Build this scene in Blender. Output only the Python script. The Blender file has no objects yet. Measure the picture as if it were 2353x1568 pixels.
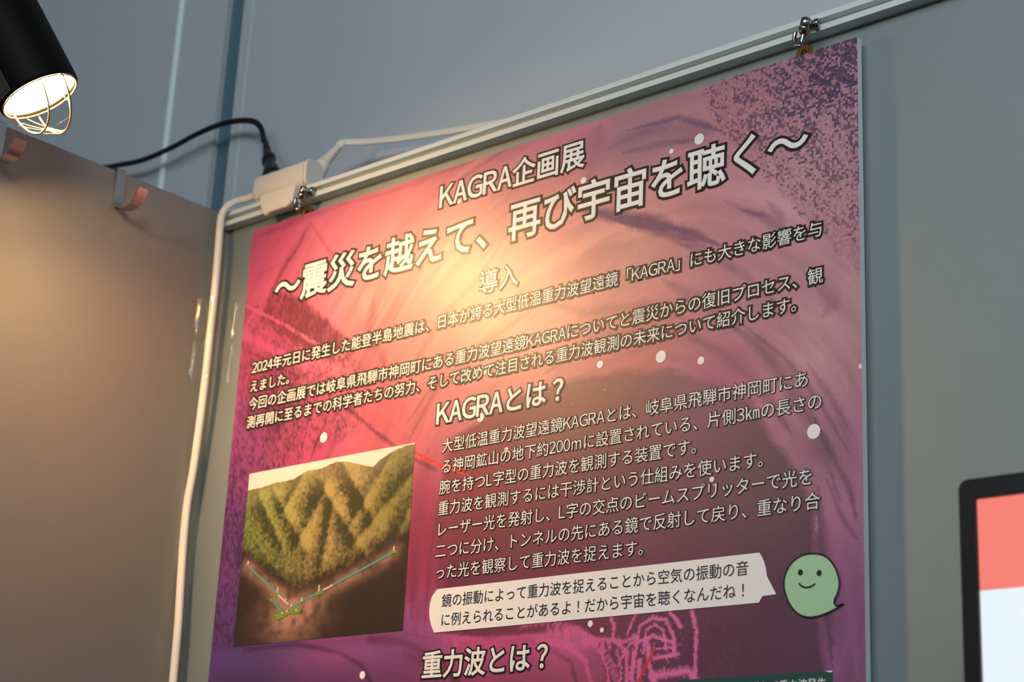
import bpy, bmesh, math, random
import numpy as np
from mathutils import Vector, Matrix

SC = bpy.context.scene
COL = SC.collection
Z0 = 2.0                      # height of the poster's top edge above the floor
# world: x along the display panel (right), y into the panel, z up; x=0,y=0,z=Z0 is the poster's top left corner

# ------------------------------------------------------------------ camera
R = np.array([[0.74923469, 0.6606171, 0.04724854],
              [-0.17156469, 0.26249322, -0.9495593],
              [-0.63969754, 0.70333659, 0.310007596]])
CAM = np.array([1.13253337, -0.90820679, -0.555126616 + Z0])
F = 4113.78
cd = bpy.data.cameras.new('camera')
cam = bpy.data.objects.new('camera', cd)
COL.objects.link(cam)
m = Matrix((R[0].tolist(), (-R[1]).tolist(), (-R[2]).tolist())).transposed().to_4x4()
m.translation = Vector(CAM.tolist())
cam.matrix_world = m
cd.sensor_width = 36.0
cd.lens = F * 36.0 / 2353.0
cd.clip_start = 0.05
cd.dof.use_dof = True
cd.dof.focus_distance = 1.20
cd.dof.aperture_fstop = 10.0
cd.dof.aperture_blades = 9
SC.camera = cam


def ray(p):
    return R.T @ np.array([(p[0] - 1176.5) / F, (p[1] - 784.0) / F, 1.0])


def at(p, ax=1, val=0.0):
    """point of the photograph on the plane where coordinate ax equals val (z values measured from Z0)"""
    v = val + (Z0 if ax == 2 else 0.0)
    r = ray(p)
    t = (v - CAM[ax]) / r[ax]
    return CAM + r * t


def mm(*pts):
    """photo points -> millimetres on the poster face (x right, z up from its top edge)"""
    out = []
    for p in pts:
        q = at(p)
        out.append((q[0] * 1000, (q[2] - Z0) * 1000))
    return np.array(out)


# ------------------------------------------------------------------ world and lights
w = bpy.data.worlds.new('world'); SC.world = w; w.use_nodes = True
w.node_tree.nodes['Background'].inputs[0].default_value = (0.56, 0.74, 0.82, 1)
w.node_tree.nodes['Background'].inputs[1].default_value = 0.13


def area(name, loc, target, size, power, col, sy=None):
    l = bpy.data.lights.new(name, 'AREA'); l.energy = power; l.color = col
    l.shape = 'RECTANGLE'; l.size = size; l.size_y = sy or size
    o = bpy.data.objects.new(name, l); COL.objects.link(o)
    o.location = loc
    o.rotation_euler = (Vector(target) - Vector(loc)).to_track_quat('-Z', 'Y').to_euler()
    return o


area('room_light', (1.25, -1.20, 2.32), (0.35, 0.0, 2.02), 0.42, 9.2, (0.84, 0.94, 1.0), 0.28)
area('fill_light', (0.7, -2.6, 3.0), (0.3, 0.0, 1.8), 1.6, 17.0, (0.86, 0.94, 1.0), 1.2)  # added soft fill from above and behind the camera, not a lamp of the hall
SC.view_settings.view_transform = 'Standard'
SC.view_settings.look = 'None'
SC.view_settings.gamma = 1.0
SC.view_settings.use_curve_mapping = False
SC.view_settings.exposure = -0.10
LAMP_EMIT = 150.0


# ------------------------------------------------------------------ materials
def s2l(c):
    return tuple((x / 255 / 12.92) if x / 255 <= 0.04045 else ((x / 255 + 0.055) / 1.055) ** 2.4 for x in c)


def mat(name, rgb, rough=0.5, metal=0.0, spec=0.5, noise=0.0, nscale=400, bump=0.0, bscale=900, emit=None, alpha=1.0,
        trans=0.0, lin=False):
    M = bpy.data.materials.new(name); M.use_nodes = True
    nt = M.node_tree; b = nt.nodes['Principled BSDF']
    c = tuple(rgb) if lin else s2l(rgb)
    b.inputs['Base Color'].default_value = (*c, 1)
    b.inputs['Roughness'].default_value = rough
    b.inputs['Metallic'].default_value = metal
    b.inputs['Specular IOR Level'].default_value = spec
    b.inputs['Alpha'].default_value = alpha
    b.inputs['Transmission Weight'].default_value = trans
    if emit:
        b.inputs['Emission Color'].default_value = (*emit[0], 1)
        b.inputs['Emission Strength'].default_value = emit[1]
    if noise or bump:
        tc = nt.nodes.new('ShaderNodeTexCoord')
        n = nt.nodes.new('ShaderNodeTexNoise'); n.inputs['Scale'].default_value = nscale
        n.inputs['Detail'].default_value = 3
        nt.links.new(tc.outputs['Object'], n.inputs['Vector'])
        if noise:
            mr = nt.nodes.new('ShaderNodeMapRange')
            mr.inputs['To Min'].default_value = 1 - noise; mr.inputs['To Max'].default_value = 1 + noise
            nt.links.new(n.outputs['Fac'], mr.inputs['Value'])
            mx = nt.nodes.new('ShaderNodeVectorMath'); mx.operation = 'SCALE'
            mx.inputs[0].default_value = c
            nt.links.new(mr.outputs[0], mx.inputs['Scale'])
            nt.links.new(mx.outputs[0], b.inputs['Base Color'])
        if bump:
            n2 = nt.nodes.new('ShaderNodeTexNoise'); n2.inputs['Scale'].default_value = bscale
            nt.links.new(tc.outputs['Object'], n2.inputs['Vector'])
            bp = nt.nodes.new('ShaderNodeBump'); bp.inputs['Strength'].default_value = bump
            bp.inputs['Distance'].default_value = 0.0005
            nt.links.new(n2.outputs['Fac'], bp.inputs['Height'])
            nt.links.new(bp.outputs[0], b.inputs['Normal'])
    return M


PR, PS = 0.41, 0.52     # gloss of the laminated print


def attr_mat(name):
    M = bpy.data.materials.new(name); M.use_nodes = True
    nt = M.node_tree; b = nt.nodes['Principled BSDF']
    a = nt.nodes.new('ShaderNodeVertexColor'); a.layer_name = 'print'
    nt.links.new(a.outputs['Color'], b.inputs['Base Color'])
    b.inputs['Roughness'].default_value = PR
    b.inputs['Specular IOR Level'].default_value = PS
    return M


M_print = attr_mat('printed_paper')
M_white = mat('white_ink', (238, 238, 238), PR, spec=PS)
M_dark = mat('dark_ink', (9, 5, 3), PR, spec=PS)
M_panel = mat('panel_grey', (144, 154, 155), 0.58, metal=0.55, spec=0.4, noise=0.03, nscale=60, bump=0.05, bscale=500)
M_panel2 = mat('panel_grey_left', (146, 142, 136), 0.5, metal=0.35, spec=0.4, noise=0.03, nscale=60, bump=0.05, bscale=500)
M_wall = mat('rear_wall_paint', (186, 192, 198), 0.7, spec=0.3, noise=0.03, nscale=8, bump=0.08, bscale=300)
M_groove = mat('dark_joint_strip', (88, 114, 130), 0.6, noise=0.05, nscale=20)  # even dark blue-grey of the recessed joint
M_trimw = mat('aluminium_joint', (240, 252, 255), 0.3)
M_trims = mat('joint_bead', (200, 212, 220), 0.5)
M_rail = mat('white_aluminium', (214, 221, 218), 0.42, spec=0.5, noise=0.02, nscale=30)
M_raildark = mat('rail_groove', (30, 36, 38), 0.6)
M_seam = mat('seam_line', (92, 106, 108), 0.6)
M_foam = mat('foam_board', (226, 232, 234), 0.6, noise=0.03, nscale=500)
M_chrome = mat('chrome', (150, 148, 142), 0.14, metal=1.0)
M_steel = mat('brushed_steel', (178, 172, 168), 0.26, metal=1.0, noise=0.05, nscale=200)
M_brass = mat('brass', (176, 128, 62), 0.32, metal=0.9)
M_black = mat('black_rubber', (12, 12, 13), 0.38)
M_lampblk = mat('black_lamp_enamel', (12, 9, 7), 0.55, spec=0.10, noise=0.1, nscale=300)
M_lampin = mat('lamp_white_lining', (250, 246, 238), 0.5)
M_plastic = mat('ivory_plastic', (222, 212, 198), 0.42, noise=0.02, nscale=80)
M_cable = mat('white_cable', (232, 224, 210), 0.38)
M_wire = mat('guard_wire', (150, 128, 90), 0.3, metal=1.0)
M_web = mat('cobweb', (220, 190, 140), 0.8)
M_bulb = mat('lit_lens', (255, 240, 220), 0.5, emit=((1.0, 0.58, 0.22), LAMP_EMIT))
M_bezel = mat('monitor_bezel', (7, 8, 11), 0.42)
M_sred = mat('screen_coral', (10, 6, 6), 0.4, emit=(s2l((246, 128, 116)), 1.08))
M_swhite = mat('screen_white', (10, 10, 10), 0.4, emit=(s2l((232, 244, 252)), 1.08))
M_tape = mat('clear_tape', (235, 225, 205), 0.16, alpha=0.06, spec=1.0, bump=0.5, bscale=160)
nt = M_tape.node_tree; nt.nodes.clear()
_o = nt.nodes.new('ShaderNodeOutputMaterial'); _t = nt.nodes.new('ShaderNodeBsdfTransparent'); _t.inputs[0].default_value = (.97, .96, .94, 1)
_g = nt.nodes.new('ShaderNodeBsdfGlossy'); _g.inputs['Roughness'].default_value = .16; _g.inputs['Color'].default_value = (1, .97, .92, 1)
_n = nt.nodes.new('ShaderNodeTexNoise'); _n.inputs['Scale'].default_value = 70; _b = nt.nodes.new('ShaderNodeBump'); _b.inputs['Distance'].default_value = .0008
_c = nt.nodes.new('ShaderNodeTexCoord'); _m = nt.nodes.new('ShaderNodeMixShader')
nt.links.new(_c.outputs['Object'], _n.inputs['Vector']); nt.links.new(_n.outputs['Fac'], _b.inputs['Height'])
nt.links.new(_b.outputs[0], _g.inputs['Normal']); _m.inputs[0].default_value = .05
nt.links.new(_t.outputs[0], _m.inputs[1]); nt.links.new(_g.outputs[0], _m.inputs[2]); nt.links.new(_m.outputs[0], _o.inputs[0])
M_floor = mat('carpet', (92, 90, 88), 0.95, noise=0.15, nscale=600)
M_plate = mat('lamp_plate', (52, 46, 42), 0.4)
M_platel = mat('lamp_plate_line', (110, 100, 92), 0.4)


# ------------------------------------------------------------------ object helpers
def link(name, me, mats=(), parent=None, **kw):
    o = bpy.data.objects.new(name, me); COL.objects.link(o)
    if me is not None:
        for x in mats: me.materials.append(x)
    if parent is not None: o.parent = parent
    for k, v in kw.items(): o[k] = v
    return o


def empty(name, loc, **kw):
    o = link(name, None, **kw); o.location = loc; o.empty_display_size = 0.02
    return o


def bm_obj(name, bm, mats, parent=None, smooth=False, **kw):
    me = bpy.data.meshes.new(name)
    bmesh.ops.recalc_face_normals(bm, faces=bm.faces)
    if parent is not None:
        inv = Vector(parent['_o']) if '_o' in parent else parent.location
        q = parent
        off = Vector((0, 0, 0))
        while q is not None:
            off += q.location; q = q.parent
        bmesh.ops.translate(bm, verts=bm.verts, vec=-off)
    bm.to_mesh(me); bm.free()
    if smooth:
        for p in me.polygons: p.use_smooth = True
    return link(name, me, mats if isinstance(mats, (list, tuple)) else [mats], parent, **kw)


def box(bm, lo, hi, bevel=0.0, seg=2, mi=0):
    n0 = len(bm.faces)
    r = bmesh.ops.create_cube(bm, size=1.0)
    s = [hi[i] - lo[i] for i in range(3)]; c = [(hi[i] + lo[i]) / 2 for i in range(3)]
    bmesh.ops.scale(bm, verts=r['verts'], vec=s); bmesh.ops.translate(bm, verts=r['verts'], vec=c)
    if bevel:
        ed = list({e for v in r['verts'] for e in v.link_edges})
        bmesh.ops.bevel(bm, geom=ed, offset=bevel, segments=seg, affect='EDGES', profile=0.5)
    bm.faces.ensure_lookup_table()
    for f in bm.faces[n0:]: f.material_index = mi


def smooth_pts(pts, n=8, closed=False):
    P = [np.array(p, float) for p in pts]; out = []
    N = len(P)
    rng = range(N if closed else N - 1)
    for i in rng:
        if closed: a, b, c, d = P[(i - 1) % N], P[i], P[(i + 1) % N], P[(i + 2) % N]
        else: a, b, c, d = P[max(i - 1, 0)], P[i], P[i + 1], P[min(i + 2, N - 1)]
        for k in range(n):
            t = k / n
            out.append(0.5 * ((2 * b) + (c - a) * t + (2 * a - 5 * b + 4 * c - d) * t * t + (3 * b - a - 3 * c + d) * t ** 3))
    if not closed: out.append(P[-1])
    return out


def sweep(bm, pts, prof, up=(0, 1, 0), mi=0, cap=True, scales=None):
    """sweep a 2D profile (list of (a,b)) along pts; a along side vector, b along up-ish vector"""
    rings = []
    up = Vector(up)
    n = len(pts)
    for i, p in enumerate(pts):
        t = Vector(pts[min(i + 1, n - 1)]) - Vector(pts[max(i - 1, 0)])
        t.normalize()
        u = up - t * up.dot(t)
        if u.length < 1e-6: u = Vector((1, 0, 0)) - t * t.x
        u.normalize(); s = t.cross(u)
        up = u
        k = scales[i] if scales is not None else 1.0
        rings.append([bm.verts.new(Vector(p) + s * a * k + u * b * k) for a, b in prof])
    m_ = len(prof)
    for i in range(n - 1):
        for j in range(m_):
            f = bm.faces.new((rings[i][j], rings[i][(j + 1) % m_], rings[i + 1][(j + 1) % m_], rings[i + 1][j]))
            f.material_index = mi; f.smooth = True
    if cap:
        bm.faces.new(rings[0]).material_index = mi
        bm.faces.new(list(reversed(rings[-1]))).material_index = mi


def circ(r, n=12, ry=None):
    return [(r * math.cos(2 * math.pi * k / n), (ry or r) * math.sin(2 * math.pi * k / n)) for k in range(n)]


def frame_of(axis):
    a = Vector(axis).normalized()
    u = a.cross(Vector((0, 0, 1)));
    if u.length < 1e-4: u = Vector((1, 0, 0))
    u.normalize(); v = a.cross(u)
    return a, u, v


def lathe(bm, org, axis, prof, n=48, mi=0):
    """prof: list of (distance along axis, radius)"""
    a, u, v = frame_of(axis); org = Vector(org); rings = []
    for d, r in prof:
        if r < 1e-7: rings.append([bm.verts.new(org + a * d)])
        else: rings.append([bm.verts.new(org + a * d + (u * math.cos(2 * math.pi * k / n) + v * math.sin(2 * math.pi * k / n)) * r) for k in range(n)])
    for i in range(len(rings) - 1):
        A, B = rings[i], rings[i + 1]
        for k in range(n):
            k2 = (k + 1) % n
            if len(A) == 1: f = bm.faces.new((A[0], B[k], B[k2]))
            elif len(B) == 1: f = bm.faces.new((A[k], B[0], A[k2]))
            else: f = bm.faces.new((A[k], B[k], B[k2], A[k2]))
            f.material_index = mi; f.smooth = True


def prism_xz(bm, poly, y0, y1, mi=0):
    """polygon in (x,z) metres extruded from y0 to y1"""
    a = [bm.verts.new((x, y0, z)) for x, z in poly]; b = [bm.verts.new((x, y1, z)) for x, z in poly]
    n = len(poly)
    bm.faces.new(a).material_index = mi; bm.faces.new(list(reversed(b))).material_index = mi
    for i in range(n):
        bm.faces.new((a[i], b[i], b[(i + 1) % n], a[(i + 1) % n])).material_index = mi


def grid_mesh(name, xs, zs, y, colors, mats, parent):
    """flat printed sheet of small cells, one ink colour per cell; xs,zs in metres, colors (nz,nx,3) linear"""
    nx, nz = len(xs) - 1, len(zs) - 1
    X, Zz = np.meshgrid(xs, zs)
    co = np.stack([X, np.full_like(X, y), Zz], -1).reshape(-1, 3).astype(np.float32)
    i = np.arange(nx)[None, :] + np.arange(nz)[:, None] * (nx + 1)
    q = np.stack([i, i + nx + 1, i + nx + 2, i + 1], -1).reshape(-1, 4).astype(np.int32)   # faces -y for descending z
    me = bpy.data.meshes.new(name)
    me.vertices.add(len(co)); me.vertices.foreach_set('co', co.ravel())
    me.loops.add(q.size); me.loops.foreach_set('vertex_index', q.ravel())
    me.polygons.add(len(q)); me.polygons.foreach_set('loop_start', np.arange(len(q), dtype=np.int32) * 4)
    me.update(calc_edges=True)
    ca = me.color_attributes.new('print', 'FLOAT_COLOR', 'CORNER')
    c4 = np.ones((len(q), 4, 4), np.float32)
    c4[:, :, :3] = colors.reshape(-1, 1, 3)
    ca.data.foreach_set('color', c4.ravel())
    return link(name, me, mats, parent)


# ------------------------------------------------------------------ the setting
XC = -0.0463     # visible face of the left partition
YW = 0.010       # face of the panel behind the poster
YR = 0.085       # face of the room wall behind the panels

bm = bmesh.new(); box(bm, (-3, -4, -0.02), (4, 0.2, 0.0))
link_o = bm_obj('floor', bm, M_floor, kind='structure')
bm = bmesh.new(); box(bm, (XC, YW, 0.0), (2.4, 0.034, Z0 + 0.024))
bm_obj('wall_back', bm, M_panel, kind='structure', label='grey display panel behind the poster')
bm = bmesh.new(); box(bm, (XC - 0.026, -1.6, 0.0), (XC, 0.034, Z0 + 0.028), 0.0012)
bm_obj('wall_left', bm, M_panel2, kind='structure', label='grey partition meeting the display panel at the left corner')
bm = bmesh.new()
xs1 = at((562, 0), 1, YR)[0]; xs0 = at((525, 0), 1, YR)[0]; xs0b = at((480, 480), 1, YR)[0]
box(bm, (xs1, YR, 0.0), (4.0, YR + 0.08, 3.4))
box(bm, (-3.0, YR, 0.0), (xs0, YR + 0.08, 3.4))
bm_obj('wall_rear', bm, M_wall, kind='structure', label='tall painted wall behind the display panels')
bm = bmesh.new(); box(bm, (xs0 - 0.002, YR + 0.006, 0.0), (xs1 + 0.002, YR + 0.03, 3.4))
bm_obj('trim_1', bm, M_groove, kind='structure', label='dark recessed joint strip in the rear wall')
xl = at((421, 0), 1, YR)[0]
bm = bmesh.new(); box(bm, (xl - 0.0032, YR - 0.0028, 0.0), (xl + 0.0032, YR + 0.001, 3.4), 0.0012)
bm_obj('trim_2', bm, M_trimw, kind='structure', label='bright narrow joint strip in the rear wall')
x3 = at((583, 0), 1, YR)[0]
bm = bmesh.new(); box(bm, (x3 - 0.0012, YR - 0.0006, 0.0), (x3 + 0.0012, YR + 0.001, 3.4))
bm_obj('trim_3', bm, M_trims, kind='structure')

# header rail of the display panel: one extruded profile (y outwards negative), with a groove for picture hooks
prof = [(YW, 0.0134), (0.0, 0.0134), (0.0, 0.0176), (0.0006, 0.0179), (0.0050, 0.0179), (0.0050, 0.0194), (0.0058, 0.0195),
        (0.0058, 0.0224), (0.0002, 0.0224), (0.0002, 0.0234), (0.0008, 0.0236), (0.0008, 0.0262), (0.0012, 0.0270),
        (0.0340, 0.0270), (0.0340, 0.0230), (YW, 0.0230)]
bm = bmesh.new()
a = [bm.verts.new((XC, y, z + Z0)) for y, z in prof]; b = [bm.verts.new((2.4, y, z + Z0)) for y, z in prof]
for i in range(len(prof)):
    j = (i + 1) % len(prof)
    f = bm.faces.new((a[i], a[j], b[j], b[i]))
    if i in (8,): f.material_index = 0
bm.faces.new(a); bm.faces.new(list(reversed(b)))
bm_obj('trim_4', bm, [M_rail, M_raildark], kind='structure', label='white aluminium picture rail along the panel top')
# shallow seam lines below the rail and in its lip
bm = bmesh.new(); box(bm, (XC, YW - 0.0006, Z0 + 0.0121), (2.4, YW + 0.001, Z0 + 0.0126))
bm_obj('trim_5', bm, M_seam, kind='structure')

# ------------------------------------------------------------------ the poster
poster = empty('poster', (0.297, 0.005, Z0 - 0.841), label='large magenta and purple exhibition poster with Japanese text hanging from the rail',
               category='poster')
bm = bmesh.new(); box(bm, (0, 0.0002, Z0 - 0.841), (0.594, 0.0052, Z0))
bm_obj('foam_board', bm, M_foam, poster, label='white foam board edge')

rng = np.random.RandomState(7)


def vnoise(x, y, seed=0):
    r = np.random.RandomState(seed).rand(256, 256)
    xi = np.floor(x).astype(int); yi = np.floor(y).astype(int)
    fx = x - xi; fy = y - yi
    fx = fx * fx * (3 - 2 * fx); fy = fy * fy * (3 - 2 * fy)
    g = lambda i, j: r[i & 255, j & 255]
    return (g(xi, yi) * (1 - fx) + g(xi + 1, yi) * fx) * (1 - fy) + (g(xi, yi + 1) * (1 - fx) + g(xi + 1, yi + 1) * fx) * fy


def fbm(x, y, seed=0, o=4):
    s = 0; a = 0.5; t = 0
    for k in range(o):
        s = s + a * vnoise(x * 2 ** k, y * 2 ** k, seed + k); t += a; a *= 0.55
    return s / t


def cellrand(x, y, seed):
    r = np.random.RandomState(seed).rand(1024, 1024)
    return r[np.floor(x).astype(int) & 1023, np.floor(y).astype(int) & 1023]


def s2la(c):
    c = np.asarray(c, float) / 255
    return np.where(c <= 0.04045, c / 12.92, ((c + 0.055) / 1.055) ** 2.4)


def rbf(X, Y, anchors, p=2.6):
    num = 0; den = 0
    for (px, py), c in anchors:
        q = mm((px, py))[0]
        wgt = 1.0 / ((X - q[0]) ** 2 + (Y - q[1]) ** 2 + 120.0) ** (p / 2)
        num = num + wgt[..., None] * np.asarray(c, float); den = den + wgt
    return num / den[..., None]


def segdist(X, Y, pts, closed=False):
    """distance to polyline and parameter 0..1 along it; pts in photo points"""
    q = mm(*pts); best = np.full(X.shape, 1e9); par = np.zeros(X.shape)
    n = len(q) - (0 if closed else 1)
    L = [np.linalg.norm(q[(i + 1) % len(q)] - q[i]) for i in range(n)]; T = sum(L); acc = 0
    for i in range(n):
        a, b = q[i], q[(i + 1) % len(q)]
        d = b - a; l2 = d @ d + 1e-9
        t = np.clip(((X - a[0]) * d[0] + (Y - a[1]) * d[1]) / l2, 0, 1)
        ds = np.hypot(X - a[0] - t * d[0], Y - a[1] - t * d[1])
        m_ = ds < best
        best = np.where(m_, ds, best); par = np.where(m_, (acc + t * L[i]) / T, par)
        acc += L[i]
    return best, par


def inside(X, Y, pts):
    q = mm(*pts); c = np.zeros(X.shape, bool); n = len(q)
    for i in range(n):
        (x1, y1), (x2, y2) = q[i], q[(i + 1) % n]
        if y1 == y2: continue
        cr = ((y1 > Y) != (y2 > Y)) & (X < (x2 - x1) * (Y - y1) / (y2 - y1) + x1)
        c ^= cr
    return c


def region(X, Y, pts, soft):
    """1 inside the polygon, 0 outside, soft edge in mm"""
    d, _ = segdist(X, Y, pts, True)
    s = np.where(inside(X, Y, pts), d, -d)
    return np.clip(0.5 + s / (2 * soft), 0, 1)


CELL = 0.85
nx, nz = int(594 / CELL), int(436 / CELL)
xs = np.linspace(0, 594, nx + 1); zs = np.linspace(0, -436, nz + 1)
X, Y = np.meshgrid((xs[1:] + xs[:-1]) / 2, (zs[1:] + zs[:-1]) / 2)
jx = X + 1.2 * (cellrand(X / 1.7, Y / 1.7, 3) - .5); jy = Y + 1.2 * (cellrand(X / 1.7, Y / 1.7, 4) - .5)

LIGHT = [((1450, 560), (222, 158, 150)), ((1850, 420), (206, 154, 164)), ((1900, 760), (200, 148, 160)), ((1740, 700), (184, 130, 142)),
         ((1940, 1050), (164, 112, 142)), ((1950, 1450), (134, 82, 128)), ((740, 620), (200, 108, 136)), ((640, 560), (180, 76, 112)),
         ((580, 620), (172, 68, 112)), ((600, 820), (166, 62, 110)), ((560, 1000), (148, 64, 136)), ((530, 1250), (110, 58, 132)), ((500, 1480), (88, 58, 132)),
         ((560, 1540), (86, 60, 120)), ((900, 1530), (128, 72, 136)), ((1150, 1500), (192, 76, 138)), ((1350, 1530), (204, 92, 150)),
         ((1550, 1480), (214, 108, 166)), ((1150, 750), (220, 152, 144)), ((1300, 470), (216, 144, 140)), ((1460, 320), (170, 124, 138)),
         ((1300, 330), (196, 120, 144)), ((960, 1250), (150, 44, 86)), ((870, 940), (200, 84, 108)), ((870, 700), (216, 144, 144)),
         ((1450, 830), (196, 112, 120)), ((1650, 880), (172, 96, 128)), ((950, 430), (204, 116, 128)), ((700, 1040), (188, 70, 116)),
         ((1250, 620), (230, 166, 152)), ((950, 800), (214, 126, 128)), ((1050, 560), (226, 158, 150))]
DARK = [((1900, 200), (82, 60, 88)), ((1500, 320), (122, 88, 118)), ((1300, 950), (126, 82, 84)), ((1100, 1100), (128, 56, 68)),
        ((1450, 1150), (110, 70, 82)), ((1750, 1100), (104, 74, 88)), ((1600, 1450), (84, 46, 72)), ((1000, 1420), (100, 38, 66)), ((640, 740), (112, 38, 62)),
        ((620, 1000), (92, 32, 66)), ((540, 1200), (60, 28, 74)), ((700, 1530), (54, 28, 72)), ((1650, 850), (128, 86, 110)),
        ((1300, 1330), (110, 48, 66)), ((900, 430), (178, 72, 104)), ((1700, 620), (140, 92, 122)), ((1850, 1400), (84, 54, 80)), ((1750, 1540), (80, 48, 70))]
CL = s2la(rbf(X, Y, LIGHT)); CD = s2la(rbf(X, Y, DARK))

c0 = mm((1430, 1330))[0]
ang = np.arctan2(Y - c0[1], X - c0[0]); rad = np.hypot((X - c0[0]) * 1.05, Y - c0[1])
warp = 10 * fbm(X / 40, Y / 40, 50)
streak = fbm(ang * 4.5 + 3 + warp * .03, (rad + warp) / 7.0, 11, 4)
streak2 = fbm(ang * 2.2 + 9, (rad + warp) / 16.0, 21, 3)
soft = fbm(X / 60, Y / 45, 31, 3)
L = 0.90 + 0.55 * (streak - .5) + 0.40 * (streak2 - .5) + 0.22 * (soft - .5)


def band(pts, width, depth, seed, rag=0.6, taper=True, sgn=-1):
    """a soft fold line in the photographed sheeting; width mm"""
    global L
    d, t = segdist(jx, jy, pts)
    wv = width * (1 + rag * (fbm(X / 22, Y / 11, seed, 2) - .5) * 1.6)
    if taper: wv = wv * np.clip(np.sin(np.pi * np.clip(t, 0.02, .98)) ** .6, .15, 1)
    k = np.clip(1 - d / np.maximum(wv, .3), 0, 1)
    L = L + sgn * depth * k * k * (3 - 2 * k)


# folds, first the top right and the right hand side
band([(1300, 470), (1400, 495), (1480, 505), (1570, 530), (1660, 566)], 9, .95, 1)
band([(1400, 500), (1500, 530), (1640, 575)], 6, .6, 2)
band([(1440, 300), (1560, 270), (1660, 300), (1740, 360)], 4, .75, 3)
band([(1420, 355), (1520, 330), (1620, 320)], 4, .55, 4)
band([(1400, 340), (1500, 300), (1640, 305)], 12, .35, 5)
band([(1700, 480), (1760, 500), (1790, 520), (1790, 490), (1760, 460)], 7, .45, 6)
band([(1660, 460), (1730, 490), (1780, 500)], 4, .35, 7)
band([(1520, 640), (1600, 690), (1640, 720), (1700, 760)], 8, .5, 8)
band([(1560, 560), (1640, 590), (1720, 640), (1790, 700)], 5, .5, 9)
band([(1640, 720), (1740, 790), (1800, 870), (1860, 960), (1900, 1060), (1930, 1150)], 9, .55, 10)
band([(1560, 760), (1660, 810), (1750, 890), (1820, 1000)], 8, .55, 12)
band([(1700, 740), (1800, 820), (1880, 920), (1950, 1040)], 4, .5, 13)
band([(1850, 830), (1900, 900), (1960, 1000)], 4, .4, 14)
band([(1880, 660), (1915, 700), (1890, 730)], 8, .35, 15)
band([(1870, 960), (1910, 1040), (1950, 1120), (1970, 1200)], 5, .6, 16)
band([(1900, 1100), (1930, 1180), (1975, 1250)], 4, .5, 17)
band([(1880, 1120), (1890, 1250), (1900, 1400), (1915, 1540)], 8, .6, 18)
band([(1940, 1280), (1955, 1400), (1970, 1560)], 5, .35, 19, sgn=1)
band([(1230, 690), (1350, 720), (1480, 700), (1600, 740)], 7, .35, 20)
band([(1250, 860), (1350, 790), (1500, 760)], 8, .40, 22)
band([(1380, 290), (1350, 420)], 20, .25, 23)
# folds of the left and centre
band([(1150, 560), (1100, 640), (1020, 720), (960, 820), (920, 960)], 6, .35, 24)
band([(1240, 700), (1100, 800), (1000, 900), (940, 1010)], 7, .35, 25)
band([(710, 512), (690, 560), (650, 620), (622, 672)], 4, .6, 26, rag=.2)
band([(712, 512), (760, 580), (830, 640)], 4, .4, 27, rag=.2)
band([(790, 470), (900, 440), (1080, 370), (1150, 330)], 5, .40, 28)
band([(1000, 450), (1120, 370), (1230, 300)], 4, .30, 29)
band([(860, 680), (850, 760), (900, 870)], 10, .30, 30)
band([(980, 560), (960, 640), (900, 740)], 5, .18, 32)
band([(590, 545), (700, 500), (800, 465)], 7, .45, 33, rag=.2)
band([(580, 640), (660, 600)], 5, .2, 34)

# tunnel interior, dark and smooth
interior = [(1010, 1590), (1002, 1200), (1030, 1020), (1120, 950), (1240, 890), (1400, 852), (1540, 850), (1640, 880), (1730, 920), (1760, 985), (1835, 1090),
            (1868, 1170), (1872, 1300), (1880, 1420), (1905, 1600)]
T = region(jx + 5 * (fbm(X / 14, Y / 14, 61) - .5), jy + 8 * (fbm(X / 18, Y / 10, 62) - .5), interior, 3.0)
L = L * (1 - T) + T * (0.05 + 0.10 * (fbm(X / 60, Y / 60, 63) - .5))
# magenta sheeting lit from the left between the inset and the interior
band([(985, 1030), (960, 1150), (950, 1300), (945, 1420)], 14, .30, 35)
band([(1005, 1180), (985, 1300), (975, 1440)], 5, .45, 36)
band([(1040, 1120), (1020, 1300), (1010, 1430)], 9, .30, 37, sgn=1)

# rock face, upper right: coarse pixel mosaic of light and dark streaks
rock = [(1600, 150), (1625, 240), (1660, 300), (1730, 380), (1790, 440), (1860, 520), (1930, 590), (1990, 650), (2100, 300), (1990, 40)]
RK = region(jx, jy, rock, 2.2)
mx_, my_ = X / 1.7, Y / 1.7
u_ = (X + Y * .9) / 1.7; v_ = (X - Y * 1.0) / 1.7
strk = cellrand(np.floor(mx_), np.floor(my_), 5)
diag = vnoise(u_ / 1.6, v_ / 5.5, 71) * .6 + vnoise(u_ / 5, v_ / 14, 72) * .7
tr = mm((1960, 110))[0]
dtr = np.hypot(X - tr[0], Y - tr[1])
dens = np.clip(.60 - dtr / 330, .12, .60)
dk = (strk * .55 + diag * .55 < dens + .18)
big = np.clip(1 - np.hypot((X - mm((1900, 150))[0][0]) / 60, (Y - mm((1900, 150))[0][1]) / 45), 0, 1)
Lr = np.where(dk, .02 + .28 * cellrand(mx_, my_, 8), .55 + .40 * cellrand(mx_, my_, 9)) - .20 * big
L = np.where(RK > cellrand(mx_, my_, 10), Lr, L)
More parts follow.
